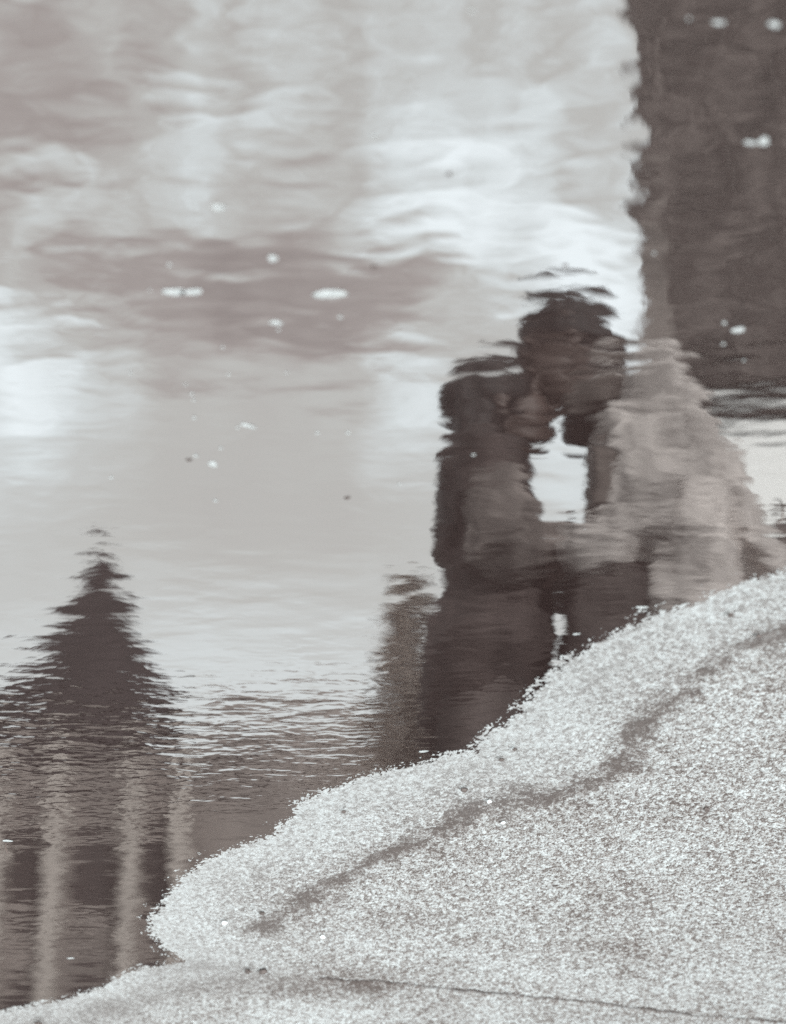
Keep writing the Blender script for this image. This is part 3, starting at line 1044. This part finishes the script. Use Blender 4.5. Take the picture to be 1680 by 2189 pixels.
petal(705, 628, 66, 0.05, "long white petal floating alone on the grey water, brightest and smoothest of the floating bits")
petal(372, 624, 44, -0.1, "left half of a torn white petal pair floating on the grey water", asp=0.7)
petal(410, 624, 42, 0.15, "right half of a torn white petal pair floating on the grey water", asp=0.6)
petal(583, 552, 24, 0.3, "faint pale petal above the long white one, between it and the torn pair", asp=0.9)
petal(590, 690, 30, -0.5, "small pale petal with a speck below it, under and left of the long white petal")
petal(530, 910, 34, -0.45, "narrow slanting white petal low in the middle of the grey water", asp=0.4)
petal(466, 443, 26, -0.4, "bright round petal at the top edge of the grey cloud reflection", asp=0.9)
petal(1632, 302, 26, 0.0, "brightest white petal on the dark house reflection near the right edge", asp=1.0)
petal(1604, 305, 26, -0.1, "dimmer petal touching the left side of the brightest one on the dark reflection", asp=0.6)
petal(1578, 705, 26, 0.1, "white petal low on the dark house reflection", asp=0.9)
petal(1536, 48, 26, 0.1, "wide pale petal at the top of the dark house reflection")
petal(1655, 52, 24, -0.1, "pale petal in the upper right corner of the water", asp=0.9)
petal(455, 992, 22, -0.8, "bright curled petal below the narrow slanting one", asp=0.9)
small = [(362, 566), (595, 705), (727, 678), (476, 742), (488, 800), (612, 797), (280, 797), (396, 822), (410, 842), (414, 855),
         (415, 893), (472, 958), (418, 974), (460, 1070), (238, 1021), (678, 925), (854, 1034), (744, 925), (508, 914),
         (1398, 541), (1548, 690), (1546, 735), (1012, 972), (320, 620), (1590, 770), (1472, 40), (1008, 24), (800, 292)]
for u, v in small:
    if u > 1340:
        lab, grp = "tiny round white speck floating on the dark reflection of the house", "white specks on the dark reflection"
    elif v < 760:
        lab, grp = "tiny white speck floating on the upper half of the pale sky reflection", "white specks on the upper sky reflection"
    else:
        lab, grp = "tiny white speck floating between the spire and the grey cloud reflection", "white specks above the spire"
    petal(u, v, random.uniform(6, 10), random.uniform(-1, 1), lab, name="speck", cat="speck", group=grp, asp=0.95)
for u, v in [(800, 570), (404, 983), (742, 1064), (1208, 568), (960, 372)]:
    petal(u, v, 12, 0.0, "tiny dark crumb floating on the pale sky reflection", dark_m, "crumb", "crumb", "tiny dark crumbs floating on the water", asp=0.9)
for u, v, wp, lab in [(16, 1797, 22, "white scrap afloat beside a twig at the left edge of the water"),
                      (151, 2048, 16, "pale scrap floating in the lowest corner of the puddle"),
                      (1232, 1355, 16, "bright scrap at the waterline below the couple"),
                      (1372, 1298, 24, "pale scrap on the water against the asphalt edge right of the couple"),
                      (905, 1606, 20, "pale scrap caught at the asphalt edge under the brown tree reflection")]:
    petal(u, v, wp, 0.1, lab, name="scrap", cat="scrap", asp=0.5)


def pebble(u, v, w_px, label, mat=pebble_m, group=None):
    c = ground(u, v)
    r = w_px * 0.5 * math.hypot(c.y, H) / FPX
    bm = bmesh.new()
    bmesh.ops.create_icosphere(bm, subdivisions=3, radius=1.0)
    for v_ in bm.verts:
        n_ = mnoise.noise(v_.co * 1.3 + Vector((u, v, 0))) * 0.45
        v_.co = Vector((v_.co.x * r * (1 + n_), v_.co.y * r * 0.9 * (1 + n_), v_.co.z * r * 0.62 * (1 + n_)))
    o = link("pebble", bm, mat, None, True)
    o.location = (c.x, c.y, 0.007 + r * 0.3)
    o.rotation_euler = (0, 0, u)
    return tag(o, label, "pebble", group)


pebble(1510, 1716, 14, "dark pebble lying alone on the pale asphalt at the right")
pebble(992, 1675, 15, "dark pebble on the damp rim above the brown groove")
pebble(82, 2176, 14, "dark pebble in the lower left corner near the waterline")
pebble(530, 2064, 15, "left one of two dark pebbles near the start of the crack")
pebble(562, 2064, 17, "right one of two dark pebbles near the start of the crack")
pebble(1072, 1610, 12, "small dark pebble on the rim just below the couple's reflection")
pebble(1100, 1588, 11, "small pebble on the rim, nearest to the water corner below the couple")
pebble(735, 1722, 10, "small dark pebble on the rim below the middle of the puddle")
pebble(560, 1940, 11, "small dark pebble at the left end of the brown groove")
pebble(1560, 1300, 14, "dark pebble on the rim at the upper right of the asphalt")
pebble(1620, 1345, 12, "dark pebble at the right edge in the brown groove")
pebble(1075, 1745, 11, "pale pebble in the middle of the brown groove", pale_peb)
pebble(1045, 1700, 12, "pale pebble above the middle of the brown groove", pale_peb)
pebble(480, 1960, 13, "pale pebble on the rim where the puddle bulges left", pale_peb)
pebble(690, 1990, 12, "pale pebble just below the left end of the brown groove", pale_peb)


def twig(pts, r, label):
    P0 = Vector(pts[0])
    bm = bmesh.new()
    tube(bm, [Vector(p) - P0 for p in pts], [r, r * .9, r * .7, r * .4][:len(pts)], 8, sub=4)
    o = link("twig", bm, twig_m, None, True)
    o.location = P0
    return tag(o, label, "twig")


c = ground(1674, 1090)
twig([c + Vector((0, 0, -0.004)), c + Vector((0.001, 0, 0.006)), c + Vector((0.002, 0.001, 0.011)), c + Vector((0.008, 0.003, 0.013))], 0.0009,
     "hooked dark twig standing out of the water at the right edge")
c = ground(14, 1802)
twig([c + Vector((0, 0, -0.003)), c + Vector((0.001, 0, 0.006)), c + Vector((-0.002, 0.002, 0.012))], 0.0010,
     "short dark twig standing in the water at the left edge")
